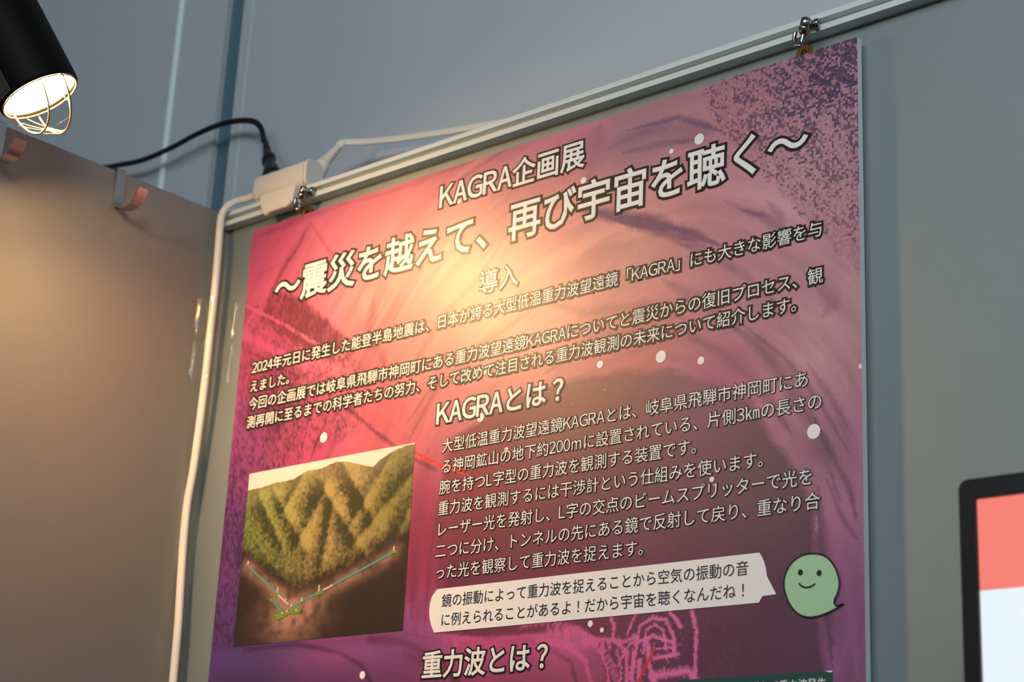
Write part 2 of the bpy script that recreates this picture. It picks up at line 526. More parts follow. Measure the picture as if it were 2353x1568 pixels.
# left edge rock with pipes
leftrock = [(540, 690), (600, 690), (660, 672), (760, 740), (820, 820), (850, 900), (820, 1000), (700, 1040), (600, 1500), (440, 1600)]
RL = region(X, Y, leftrock, 5)
tex = fbm((X + Y * .3) / 1.9, (Y - X * .2) / 3.4, 81, 2)
L = L - RL * (.16 + 1.7 * np.clip(tex - .42, 0, .4))
low = np.clip((-Y - 190) / 60, 0, 1) * (X < 60)
L = L - low * .9 * np.clip(fbm(X / 1.8, Y / 3.2, 83, 2) - .48, 0, 1) * 2
dk_l = [(625, 665), (700, 690), (800, 780), (760, 830), (700, 800), (600, 740)]
L = L - .62 * region(jx, jy, dk_l, 3)
L = L - .22 * region(X, Y, [(712, 512), (660, 580), (625, 665), (700, 690), (735, 600)], 4)
L = L - .20 * region(X, Y, [(870, 640), (930, 690), (905, 770), (850, 800), (838, 740)], 4)
L = L - .22 * region(X, Y, [(960, 430), (1100, 365), (1240, 310), (1345, 280), (1345, 250), (1100, 330), (950, 400)], 6)
L = L - .20 * region(X, Y, [(820, 690), (860, 800), (900, 830), (860, 900), (800, 830), (790, 740)], 5)
L = L - .35 * region(jx, jy, [(560, 840), (640, 780), (720, 900), (640, 1010), (555, 960)], 9)
band([(560, 700), (650, 745), (735, 795)], 2.8, 1.0, 40, rag=.1, taper=False, sgn=1)
band([(560, 770), (640, 812), (700, 840)], 7, .75, 41, rag=.1, taper=False, sgn=1)
band([(690, 812), (780, 860), (830, 920)], 8, .35, 42, rag=.2, taper=False, sgn=1)
band([(560, 803), (640, 842), (690, 868)], 1.3, .6, 43, rag=.1, taper=False)
band([(583, 768), (580, 800)], 1.0, .5, 44, rag=.1)
band([(636, 745), (632, 795)], 1.0, .5, 45, rag=.1)
band([(800, 940), (860, 990), (930, 1045), (1000, 1080)], 3.2, .75, 46, rag=.3, taper=False)
band([(790, 850), (880, 950), (960, 1010)], 2.0, .35, 47, rag=.1, sgn=1)
band([(760, 940), (730, 1010), (712, 1060)], 1.6, .6, 48)
band([(930, 980), (985, 900), (1010, 850)], 2.4, .45, 49)
# vacuum tube across the bottom
tube = [(430, 1480), (520, 1488), (700, 1478), (930, 1450), (1050, 1458), (1120, 1470), (1330, 1440), (1370, 1470), (1385, 1520), (1400, 1600), (430, 1620)]
TB = region(jx, jy, tube, 1.5)
tb = np.clip(.55 + .4 * (fbm(ang * 3, rad / 9, 91) - .5), 0, 1)
dtube, ttube = segdist(X, Y, [(430, 1492), (700, 1484), (930, 1456), (1330, 1444)])
Lt = .52 + .38 * np.exp(-((dtube - 9) / 10) ** 2) - .45 * np.clip((dtube - 22) / 40, 0, 1) + .25 * (fbm(X / 30, (Y + X * .25) / 3, 92, 3) - .5)
L = L * (1 - TB) + TB * Lt
band([(560, 1495), (680, 1480), (780, 1500), (830, 1530), (870, 1600)], 3.5, .5, 93, rag=.2, taper=False)
band([(850, 1470), (930, 1478), (1010, 1515), (1050, 1570)], 6, .55, 94, rag=.4, taper=False)
band([(930, 1500), (980, 1530), (1010, 1580)], 4, .35, 95, rag=.2, taper=False)
band([(930, 1452), (1060, 1468), (1300, 1458)], 2.5, .4, 96, sgn=1)
# flanges, bolts and machinery beyond the tube
band([(1235, 1470), (1300, 1480), (1345, 1520), (1365, 1600)], 4, .5, 97, rag=.5, taper=False, sgn=1)
band([(1260, 1490), (1310, 1520), (1330, 1590)], 3, .35, 98, rag=.5, taper=False)
for k in range(26):
    a0 = -1.9 + k * .075
    px_ = 1250 + 165 * math.cos(a0) * 1.0; py_ = 1600 + 165 * math.sin(a0)
    band([(px_, py_), (px_ + 7, py_ - 6)], 2.4, .7, 100 + k, rag=.6, taper=False, sgn=1)
for k, (bx, by) in enumerate([(966, 1436), (985, 1440), (1020, 1462), (1045, 1470), (1260, 1440), (1278, 1442), (1300, 1450), (1345, 1468), (1384, 1480), (1398, 1476)]):
    band([(bx, by), (bx + 3, by + 14)], 3.2, .75, 130 + k, rag=.7, taper=False, sgn=1)
mach = [([(1345, 1470), (1410, 1470), (1440, 1500), (1440, 1600)], 3.0), ([(1450, 1560), (1460, 1500), (1470, 1440), (1500, 1420), (1530, 1425), (1548, 1460), (1550, 1500)], 2.4),
        ([(1478, 1500), (1484, 1450), (1505, 1436), (1525, 1450), (1530, 1490)], 1.8), ([(1462, 1470), (1440, 1490), (1420, 1530)], 1.5),
        ([(1590, 1405), (1600, 1450), (1598, 1520), (1596, 1568)], 2.6), ([(1540, 1410), (1558, 1430), (1565, 1440)], 2.2), ([(1462, 1478), (1500, 1462), (1530, 1472)], 2.5),
        ([(1488, 1470), (1492, 1530), (1500, 1560)], 3.5), ([(1503, 1512), (1560, 1504)], 2.4), ([(1498, 1556), (1580, 1542), (1596, 1560)], 4.5), ([(1400, 1410), (1412, 1440), (1408, 1462)], 2.2),
        ([(1408, 1470), (1436, 1476), (1462, 1462)], 2.2), ([(1418, 1495), (1428, 1530), (1424, 1590)], 1.6), ([(1455, 1500), (1452, 1540), (1458, 1590)], 1.8),
        ([(1470, 1520), (1466, 1570)], 3.0), ([(1520, 1470), (1546, 1476), (1550, 1500)], 1.6), ([(1500, 1490), (1545, 1490)], 1.4), ([(1380, 1500), (1396, 1540), (1400, 1590)], 2.0),
        ([(1462, 1410), (1448, 1440), (1440, 1462)], 1.8), ([(1918, 1490), (1922, 1540)], 2.6), ([(1875, 1190), (1876, 1220)], 1.6), ([(1925, 1460), (1928, 1476)], 1.2)]
for k, (pp, ww) in enumerate(mach):
    band(pp, ww * .95, 1.1, 150 + k, rag=.5, taper=False, sgn=1)
msk = region(X, Y, [(1380, 1470), (1560, 1440), (1570, 1600), (1370, 1600)], 6)
L = L + msk * .40 * (cellrand(mx_, my_, 12) < .12) * (T > .5)
# pixel grain over the whole print, stronger to the right
gr = np.clip((X - 150) / 300, 0.25, 1)
L = L + .05 * gr * (cellrand(mx_, my_, 13) - .5) + .05 * (cellrand(X / .85, Y / .85, 14) - .5)
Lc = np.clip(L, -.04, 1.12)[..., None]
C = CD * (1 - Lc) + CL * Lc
# reddish specks in the mosaic, vertical seam, laser line
rs = (RK > .5) & (cellrand(mx_, my_, 15) < .03)
C = np.where(rs[..., None], C * np.array([1.0, .68, .7]), C)
dl, _ = segdist(jx, jy, [(950, 1040), (985, 1058), (1040, 1078), (1075, 1092)])
C = np.where((dl < 1.1)[..., None] & (cellrand(mx_, my_, 16) < .75)[..., None], s2la((232, 46, 40)), C)
dl, _ = segdist(jx, jy, [(1505, 1490), (1490, 1520), (1470, 1560), (1450, 1600)])
C = np.where((dl < .9)[..., None], s2la((222, 40, 70)), C)
C = np.clip(C, 0.004, .95)
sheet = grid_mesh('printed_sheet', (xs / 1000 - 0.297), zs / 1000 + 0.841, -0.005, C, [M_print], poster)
# lower, unseen part of the sheet
xs2 = np.linspace(0, 594, 60); zs2 = np.linspace(-436, -841, 42)
X2, Y2 = np.meshgrid((xs2[1:] + xs2[:-1]) / 2, (zs2[1:] + zs2[:-1]) / 2)
C2 = s2la(rbf(X2, Y2, [((560, 1540), (84, 48, 116)), ((1200, 1560), (140, 58, 116)), ((1900, 1560), (110, 60, 110))])) * (.8 + .4 * fbm(X2 / 60, Y2 / 60, 5))[..., None]
grid_mesh('printed_sheet', xs2 / 1000 - .297, zs2 / 1000 + .841, -0.005, C2, [M_print], poster)

# inset photograph of the mountains above the tunnels
q = mm((573, 1090), (954, 1017.4), (537, 1487.5), (926, 1449.5))
ix0, ix1 = q[[0, 2], 0].mean(), q[[1, 3], 0].mean(); iz0, iz1 = q[:2, 1].mean(), q[2:, 1].mean()
ic = .55
nxi, nzi = int((ix1 - ix0) / ic), int((iz0 - iz1) / ic)
xi = np.linspace(ix0, ix1, nxi + 1); zi = np.linspace(iz0, iz1, nzi + 1)
X, Y = np.meshgrid((xi[1:] + xi[:-1]) / 2, (zi[1:] + zi[:-1]) / 2)
jx = X + .8 * (fbm(X / 1.5, Y / 1.5, 201) - .5); jy = Y + .8 * (fbm(X / 1.5, Y / 1.5, 202) - .5)
sky = s2la((222, 216, 208))
ridge = mm((560, 1130), (573, 1127), (600, 1121), (637, 1109), (672, 1103), (690, 1092), (707, 1082), (738, 1078), (769, 1063), (796, 1061), (831, 1068), (858, 1074), (874, 1057),
           (901, 1039), (930, 1026), (960, 1019))
ridz = np.interp(X, ridge[:, 0], ridge[:, 1]) + .9 * (fbm(X / 2.0, Y * 0, 203, 3) - .5)
mt = Y < ridz
# lit and shaded slopes from spur lines running down from the crest
H = np.zeros(X.shape)
for a_, b_, s_, wd in [((640, 1150), (700, 1260), 1, 10), ((600, 1150), (640, 1240), 1, 10), ((745, 1130), (690, 1240), -1, 11), ((745, 1125), (810, 1230), 1, 12), ((790, 1065), (850, 1180), 1, 14),
                       ((760, 1180), (740, 1300), 1, 9), ((930, 1110), (830, 1230), -1, 15), ((890, 1060), (820, 1180), -1, 13), ((700, 1085), (660, 1160), -1, 9), ((950, 1150), (900, 1260), -1, 12)]:
    q = mm(a_, b_); d = q[1] - q[0]; n = np.array([-d[1], d[0]]) / np.linalg.norm(d)
    t = np.clip(((X - q[0, 0]) * d[0] + (Y - q[0, 1]) * d[1]) / (d @ d), 0, 1)
    dd = (X - q[0, 0] - t * d[0]) * n[0] + (Y - q[0, 1] - t * d[1]) * n[1]
    ds = np.hypot(X - q[0, 0] - t * d[0], Y - q[0, 1] - t * d[1])
    H += np.exp(-(ds / wd) ** 2) * np.tanh(dd / 2.2) * .32
tree = fbm(jx / 2.4, jy / 2.4, 204, 4)
lum = np.clip(.42 + H * 1.7 + 1.15 * (tree - .5) + .35 * (fbm(X / 14, Y / 14, 206) - .5), 0.02, 1)
hue = np.clip((X - ix0) / 90 + .35 * (fbm(X / 18, Y / 18, 207) - .5), 0, 1)
lt = s2la((140, 160, 72)) * (1 - hue[..., None]) + s2la((172, 148, 90)) * hue[..., None]
lt2 = s2la((132, 124, 62)); hr = np.clip((X - ix0 - 120) / 60, 0, 1)[..., None]
lt = lt * (1 - hr) + lt2 * hr
dkc = s2la((50, 52, 26))
Cm = dkc * (1 - lum[..., None]) + lt * lum[..., None]
top_h = np.clip(1 - (ridz - Y) / 22, 0, 1)[..., None] * .30
Cm = Cm * (1 - top_h) + s2la((176, 160, 120)) * top_h
Ci = np.where(mt[..., None], Cm, sky)
# underground: dark earth with a pale cloud round the tunnels
vl = mm((530, 1240), (559, 1258), (602, 1286), (640, 1318), (665, 1334), (690, 1338), (738, 1320), (815, 1282), (893, 1240), (945, 1212))
vz = np.interp(X, vl[:, 0], vl[:, 1])
g = np.clip((vz - Y) / 11 + .6 + 1.3 * (fbm(X / 4, Y / 4, 210) - .5), 0, 1)
earth = s2la((46, 32, 24)) * (.75 + .5 * tree[..., None])
dv, _ = segdist(X, Y, [(570, 1301), (672, 1396), (700, 1385), (907, 1269)])
cloudc = mm((670, 1420))[0]
cl = np.exp(-(dv / 7) ** 2) * .55 + np.exp(-(((X - cloudc[0]) / 30) ** 2 + ((Y - cloudc[1]) / 17) ** 2)) * .85
cl = np.clip(cl * (1.9 * fbm(X / 8, Y / 7, 211, 4) - .1), 0, .92)
cl = cl * np.clip((vz - Y) / 12 + .2, 0, 1)
Ce = earth * (1 - cl[..., None]) + s2la((172, 128, 110)) * cl[..., None]
Ci = Ci * (1 - g[..., None]) + Ce * g[..., None]
Ci = np.clip(Ci, .004, .9)
grid_mesh('inset_photo', xi / 1000 - .297, zi / 1000 + .841, -0.0052, Ci, [M_print], poster)
M_teal = mat('teal_ink', (84, 146, 140), PR, spec=PS)
M_lime = mat('green_ink', (112, 142, 64), PR, spec=PS)
M_pin = mat('pale_ink', (214, 184, 176), PR, spec=PS)


class Flat:
    """flat printed shapes on the poster, in mm (x, z) on layer y"""
    j = 0.0
    def __init__(s): s.v = []; s.f = []; s.m = []
    def poly(s, pts, y, mi=0):
        b = len(s.v)
        y = y - (len(s.f) % 11) * 1.0e-5 * s.j
        s.v += [(p[0] / 1000 - .297, y - .005, p[1] / 1000 + .841) for p in pts]
        s.f.append(list(range(b, b + len(pts)))); s.m.append(mi)
    def line(s, a, b, w_, y, mi=0):
        a = np.array(a); b = np.array(b); d = b - a; n = np.array([-d[1], d[0]]) / (np.linalg.norm(d) + 1e-9) * w_ / 2
        s.poly([a + n, b + n, b - n, a - n], y, mi)
    def stroke(s, pts, h, y, mi=0, closed=True, limit=2.0):
        """ribbon of half width h round a polyline, mitred"""
        n = len(pts); P = [np.array(p) for p in pts]
        for i in range(n if closed else n - 1):
            a, b = P[i], P[(i + 1) % n]; d = b - a; l = np.linalg.norm(d)
            if l < 1e-9: continue
            nn = np.array([-d[1], d[0]]) / l * h
            s.poly([a + nn, b + nn, b - nn, a - nn], y, mi)
        for i in range(n):
            if not closed and i in (0, n - 1): continue
            a, b, c = P[i - 1], P[i], P[(i + 1) % n]
            d1 = b - a; d2 = c - b; l1 = np.linalg.norm(d1); l2 = np.linalg.norm(d2)
            if l1 < 1e-9 or l2 < 1e-9: continue
            d1 = d1 / l1; d2 = d2 / l2; cr = d1[0] * d2[1] - d1[1] * d2[0]
            if abs(cr) < .03 and d1 @ d2 > 0: continue
            sg = -1 if cr > 0 else 1
            n1 = np.array([-d1[1], d1[0]]) * sg * h; n2 = np.array([-d2[1], d2[0]]) * sg * h
            mdir = n1 + n2; ml = np.linalg.norm(mdir)
            if ml < 1e-6: continue
            mlen = h * h / (ml / 2)
            if mlen > limit * h: mlen = limit * h
            s.poly([b, b + n1, b + mdir / ml * mlen, b + n2], y, mi)
    def build(s, name, mats, parent=None, **kw):
        me = bpy.data.meshes.new(name); me.from_pydata(s.v, [], s.f)
        me.polygons.foreach_set('material_index', s.m); me.update()
        return link(name, me, mats, parent, **kw)


fl = Flat()
for a_, b_, w_ in [((570, 1301), (672, 1396), 1.6), ((678, 1392), (907, 1269), 1.6), ((628, 1381), (648, 1405), 2.6)]:
    q = mm(a_, b_); fl.line(q[0], q[1], w_, -.0004, 0)
for pp in [[(630, 1414), (683, 1393), (693, 1406), (676, 1414), (670, 1410), (639, 1427)], [(630, 1365), (645, 1361), (649, 1367), (634, 1372)], [(723, 1363), (737, 1358), (744, 1364), (729, 1369)],
           [(896, 1268), (911, 1265), (915, 1271), (901, 1273)], [(563, 1300), (573, 1298), (576, 1302), (566, 1304)], [(619, 1378), (629, 1375), (633, 1381), (623, 1384)]]:
    fl.poly(mm(*pp), -.0005, 1)
for (x_, y_, h_) in [(639, 1363, 13), (734, 1360, 15), (906, 1267, 11), (694, 1383, 9), (657, 1384, 8), (571, 1298, 8), (670, 1396, 7), (649, 1412, 5), (660, 1408, 5), (681, 1405, 5)]:
    q = mm((x_, y_), (x_ + 1, y_ - h_)); fl.line(q[0], q[1], 1.7, -.0006, 2)
for a_, b_ in [((640, 1368), (664, 1390)), ((744, 1357), (766, 1345))]:
    q = mm(a_, b_); fl.line(q[0], q[1], 1.5, -.00055, 2)
fl.build('tunnel_diagram', [M_teal, M_lime, M_pin], poster, label='teal and green tunnel diagram drawn on the inset photo')

# speech bubble, smiling blob, box at the foot, dots
bub = mm((1004.6, 1354.8), (1745.7, 1270.6), (1752, 1281), (1757, 1293), (1761, 1308), (1762.9, 1324.3), (1784.3, 1366.3), (1752.9, 1370.6), (1744.3, 1385.7), (997.8, 1454.7), (991, 1437), (987.5, 1420),
         (986.8, 1404), (988.5, 1388), (993, 1372))
fl = Flat(); fl.poly(bub, -.0003, 0)
fl.build('speech_bubble', [M_white], poster, label='white speech bubble')
M_mint = mat('mint_ink', (164, 208, 172), PR, spec=PS)
blob = [(1475, 535), (1570, 560), (1640, 640), (1678, 760), (1665, 850), (1640, 905), (1641, 942), (1662, 957), (1705, 943), (1640, 985), (1540, 1030), (1440, 1048), (1350, 1022), (1275, 935), (1234, 810),
        (1245, 700), (1300, 605), (1380, 550)]
bl = smooth_pts(mm(*[(1450 + x / 3.5, 1120 + y / 3.5) for x, y in blob]), 6, True)
fl = Flat(); fl.poly(bl, -.0003, 0)
fl.stroke(bl, .55, -.0005, 1)
for ex, ey in ((1365, 687), (1516, 692)):
    c_ = mm((1450 + ex / 3.5, 1120 + ey / 3.5))[0]
    fl.poly([(c_[0] + 1.75 * math.cos(t), c_[1] + 1.85 * math.sin(t)) for t in np.linspace(0, 2 * math.pi, 20)[:-1]], -.0005, 1)
mo = smooth_pts(mm(*[(1450 + x / 3.5, 1120 + y / 3.5) for x, y in [(1353, 773), (1375, 797), (1410, 808), (1450, 801), (1484, 777)]]), 5)
fl.stroke(mo, .55, -.0005, 1, closed=False)
fl.build('smiling_blob', [M_mint, M_dark], poster, label='mint green smiling drop shape with a black outline')
M_dteal = mat('dark_teal_ink', (22, 74, 72), PR, spec=PS)
tz = -405.3; tx1 = 571.8; tx0 = mm((1560, 1566))[0][0]
fl = Flat(); fl.poly([(tx0, tz), (tx1, tz), (tx1, -470), (tx0, -470)], -.0003, 0)
fl.poly([(tx1 - 5, tz), (tx1, tz), (tx1, tz - .8), (tx1 - 2, tz - .9)], -.0004, 1)
fl.build('text_box', [M_dteal, M_white], poster, label='dark teal text box')
dots = [(1607, 320, 11), (1543, 348, 5), (1519, 820, 11.5), (1379, 838, 7.5), (1611, 829, 7.5), (1870, 992, 13), (1636, 1102, 5), (744, 1006, 11), (833, 1552, 8), (1356.7, 1434, 6), (1383.5, 1448.5, 4.5),
        (1055, 463, 5), (1104.6, 960, 9), (1113, 852, 9), (1341, 415, 7), (1164, 1034, 5), (1271, 786, 4), (1641, 1115, 1.6), (1389.6, 896, 1), (1316, 930, .8), (1978, 842, 4)]
for x_, y_, r_ in dots:
    c_ = mm((x_, y_))[0]; rr = r_ / 2.75
    fl = Flat()
    fl.poly([(min(c_[0] + rr * math.cos(t), 594), c_[1] + rr * math.sin(t)) for t in np.linspace(0, 2 * math.pi, 24)[:-1]], -.0002, 0)
    fl.build('dot', [M_white], poster)

# ---- lettering: glyphs come from Blender's built-in font; Latin from its full-width forms
FW = {c: chr(ord(c) + 0xFEE0) for c in 'KAGRLm0234'}
ADV = {'K': .634, 'A': .608, 'G': .689, 'R': .635, 'L': .543, 'm': .926, '0': .555, '2': .555, '3': .555, '4': .555}
LINES = [  # text, left photo point, right photo point, baseline mm, weight (extra half width em), outline half width em, style
    ('KAGRA企画展', (1010.7, 473.4), (1342, 386), -31.6, .018, .062, 0),
    ('〜震災を越えて、再び宇宙を聴く〜', (633.5, 671.2), (1855.5, 311), -73.6, .017, .060, 0),
    ('導入', (1102, 675.7), (1190.5, 656.3), -111.2, .004, .058, 0),
    ('2024年元日に発生した能登半島地震は、日本が誇る大型低温重力波望遠鏡「KAGRA」にも大きな影響を与', (579.5, 859.8), (1888.5, 541), -130.9, .004, .125, 0),
    ('えました。', (576, 903.2), (664.5, 881.5), -147.0, .004, .125, 0),
    ('今回の企画展では岐阜県飛騨市神岡町にある重力波望遠鏡KAGRAについてと震災からの復旧プロセス、観', (572, 942.8), (1891.5, 651.3), -162.4, .004, .125, 0),
    ('測再開に至るまでの科学者たちの努力、そして改めて注目される重力波観測の未来について紹介します。', (567, 986.1), (1830, 715.3), -177.9, .004, .125, 0),
    ('KAGRAとは？', (1003.5, 977.7), (1293, 922), -206.8, .020, .060, 0),
    ('大型低温重力波望遠鏡KAGRAとは、岐阜県飛騨市神岡町にあ', (1016.5, 1040.6), (1857, 892.5), -228.9, .0, .052, 0),
    ('る神岡鉱山の地下約200mに設置されている、片側3㎞の長さの', (1016.5, 1085), (1888.5, 941.6), -244.6, .0, .052, 0),
    ('腕を持つL字型の重力波を観測する装置です。', (1010, 1137), (1600, 1043.2), -260.2, .0, .052, 0),
    ('重力波を観測するには干渉計という仕組みを使います。', (1007.2, 1185), (1754, 1074.8), -275.8, .0, .052, 0),
    ('レーザー光を発射し、L字の交点のビームスプリッターで光を', (1008, 1231.4), (1866.5, 1113.4), -291.3, .0, .052, 0),
    ('二つに分け、トンネルの先にある鏡で反射して戻り、重なり合', (1001.3, 1281.4), (1885, 1172.9), -307.0, .0, .052, 0),
    ('った光を観察して重力波を捉えます。', (1002.5, 1331), (1478, 1277.1), -322.6, .0, .052, 0),
    ('鏡の振動によって重力波を捉えることから空気の振動の音', (1015.5, 1395.2), (1720, 1324.3), -343.0, 0, 0, 1),
    ('に例えられることがあるよ！だから宇宙を聴くなんだね！', (1015, 1440.2), (1710, 1372.9), -356.6, 0, 0, 1),
    ('重力波とは？', (970.5, 1561.7), (1257, 1537), -391.5, .020, .060, 0),
    ('運動して重力波発生', (1708, 1568), (1899, 1561), -414.6, .004, 0, 2),
]
chars = sorted({FW.get(c, c) for L_ in LINES for c in L_[0]})
tmp = {}
for ch in chars:
    c = bpy.data.curves.new('glyph', 'FONT'); c.body = ch; c.size = 1.0; c.resolution_u = 3
    o = bpy.data.objects.new('glyph', c); COL.objects.link(o); tmp[ch] = o
bpy.context.view_layer.update()
dg = bpy.context.evaluated_depsgraph_get()
GL = {}
for ch, o in tmp.items():
    me = o.evaluated_get(dg).to_mesh()
    v = np.array([(p.co.x, p.co.y) for p in me.vertices])
    v = v.reshape(-1, 2)
    # weld duplicates so that boundary loops can be followed
    key = {}; mp = []
    uv = []
    for p in v:
        k = (round(p[0], 4), round(p[1], 4))
        if k not in key: key[k] = len(uv); uv.append(p)
        mp.append(key[k])
    faces = [[mp[i] for i in f.vertices] for f in me.polygons]
    cnt = {}
    for f in faces:
        for i in range(len(f)):
            a_, b_ = f[i], f[(i + 1) % len(f)]
            if a_ != b_: cnt.setdefault((min(a_, b_), max(a_, b_)), []).append((a_, b_))
    nxt = {}
    for k, e in cnt.items():
        if len(e) == 1: nxt.setdefault(e[0][0], []).append(e[0][1])
    loops = []
    while nxt:
        s_ = next(iter(nxt)); lp = [s_]; cur = s_
        while True:
            if cur not in nxt: break
            n_ = nxt[cur].pop()
            if not nxt[cur]: del nxt[cur]
            if n_ == s_: break
            lp.append(n_); cur = n_
        if len(lp) > 2: loops.append(lp)
    GL[ch] = (np.array(uv), faces, loops)
    o.evaluated_get(dg).to_mesh_clear()
for o in tmp.values():
    c = o.data; bpy.data.objects.remove(o); bpy.data.curves.remove(c)

for text, pl, pr, base, bold, out, style in LINES:
    items = []; xcur = 0.0
    for ch in text:
        g = FW.get(ch, ch); uv, faces, loops = GL[g]
        x0, x1 = uv[:, 0].min(), uv[:, 0].max()
        if ch in ADV:
            a_ = ADV[ch]; sc = min(1.0, (a_ - .04) / (x1 - x0)) if ch != 'm' else .86
            off = xcur + (a_ - (x1 - x0) * sc) / 2 - x0 * sc
        else:
            a_, sc = 1.0, 1.0
            off = xcur
            if ch in '？！': off = xcur + .5 - (x0 + x1) / 2
        items.append((g, off, sc)); xcur += a_
    L0 = items[0][1] + GL[items[0][0]][0][:, 0].min() * items[0][2]
    L1 = items[-1][1] + GL[items[-1][0]][0][:, 0].max() * items[-1][2]
    ql, qr = mm(pl, pr)
    em = (qr[0] - ql[0]) / (L1 - L0)
    fl = Flat()
    fill = 0 if style != 1 else 1
    yf = -.00052; fl.j = 1.0
    for g, off, sc in items:
        uv, faces, loops = GL[g]
        P = np.stack([ql[0] + (uv[:, 0] * sc + off - L0) * em, base + uv[:, 1] * em], -1)
        if out:
            for lp in loops: fl.stroke([P[i] for i in lp], (out + bold) * em, -.00022, 1, limit=1.7)
        if bold:
            for lp in loops: fl.stroke([P[i] for i in lp], bold * em, -.00037, fill, limit=1.7)
        b0 = len(fl.v)
        fl.v += [(p[0] / 1000 - .297, yf - .005, p[1] / 1000 + .841) for p in P]
        for f in faces:
            if len(set(f)) == len(f) and len(f) > 2: fl.f.append([b0 + i for i in f]); fl.m.append(fill)
    fl.build('lettering', [M_white, M_dark], poster)

# brass hanging tabs on the poster
def tab(x):
    bm = bmesh.new()
    c_ = Vector((x, 0.0067, Z0 + .0045))
    # ring plate with a hole, and a rolled lug
    N = 24; Rr, rr = .0062, .0028
    ring = [[], [], [], []]
    for k in range(N):
        t = 2 * math.pi * k / N
        sx = 1.0; sz = 1.25 if math.sin(t) < 0 else 1.0
        for j, (rad_, yy) in enumerate([(Rr, -.0008), (rr, -.0008), (rr, .0008), (Rr, .0008)]):
            ring[j].append(bm.verts.new(c_ + Vector((rad_ * math.cos(t), yy, rad_ * math.sin(t) * (sz if j in (0, 3) else 1)))))
    for k in range(N):
        k2 = (k + 1) % N
        for j in range(4):
            j2 = (j + 1) % 4
            bm.faces.new((ring[j][k], ring[j2][k], ring[j2][k2], ring[j][k2]))
    box(bm, (x - .0062, .0053, Z0 - .016), (x + .0062, .0068, Z0 - .0015), .0003, 1)
    o = bm_obj('hanging_tab', bm, M_brass, poster, label='brass hanging tab')
    md = o.modifiers.new('bevel', 'BEVEL'); md.width = .0003; md.segments = 2; md.limit_method = 'ANGLE'
tab(.5500); tab(.0605)


# ------------------------------------------------------------------ picture rail hooks
def rail_hook(dx, label):
    """dx: shift along the rail from the right-hand hook"""
    D = Vector((dx, 0, 0))
    def O(px, py, y): return Vector(at((px, py), 1, y).tolist()) + D
    top = O(1853.5, 42.5, -.0068); nose = O(1845.5, 80, -.0068)
    ax = (nose - top); LN = ax.length; ax.normalize()
    r = empty('picture_hook', tuple(top), label=label, category='hook', group='chrome hooks in the picture rail')
    k = .82
    bm = bmesh.new(); lathe(bm, top, ax, [(0, 0), (0, .0038 * k), (.0005, .0043 * k), (LN * .56, .0043 * k), (LN * .58, .0040 * k), (LN * .58, 0)], 28)
    bm_obj('slider_body', bm, M_chrome, r)
    bm = bmesh.new(); lathe(bm, top + ax * LN * .58, ax, [(0, 0), (0, .0049 * k), (.0007, .0052 * k), (LN * .36, .0034 * k), (LN * .42, .0026 * k), (LN * .42, 0)], 28)
    bm_obj('collar', bm, M_chrome, r)
    mid = top + ax * LN * .30
    bm = bmesh.new()
    lathe(bm, mid + Vector((.001, .001, 0)), Vector((.35, 1, 0)), [(0, 0), (0, .0036 * k), (.0090, .0036 * k), (.0090, 0)], 20)
    lathe(bm, mid + Vector((.0058, .0052, -.0002)), Vector((1, .25, 0)), [(-.0014, 0), (-.0014, .0040), (.0010, .0040), (.0016, .0032), (.0016, 0)], 20)
    bm_obj('clamp_foot', bm, M_chrome, r)
    bm = bmesh.new()
    lathe(bm, mid + Vector((.0030, -.0006, 0)), Vector((1, -.25, 0)), [(-.001, 0), (-.001, .0021), (.0009, .0021), (.0009, .0010), (.0002, .0010), (.0002, 0)], 16)
    bm_obj('screw', bm, M_steel, r)
    P = [O(1846.5, 77, -.0068), O(1843.5, 90, -.0068), O(1840.5, 99, -.0070), O(1837.5, 105.5, -.0078), O(1831, 105, -.0084), O(1825.8, 97, -.0086), O(1825.3, 87, -.0086), O(1827.6, 74, -.0086)]
    bm = bmesh.new(); sweep(bm, [tuple(p) for p in smooth_pts(P, 6)], circ(.00145, 14), up=(0, 1, 0))
    bm_obj('hook_wire', bm, M_chrome, r, smooth=True)
    return r
rail_hook(0, 'chrome picture hook holding the top right corner of the poster')
rail_hook(-.4895, 'chrome picture hook at the top left of the poster beside the white tap')

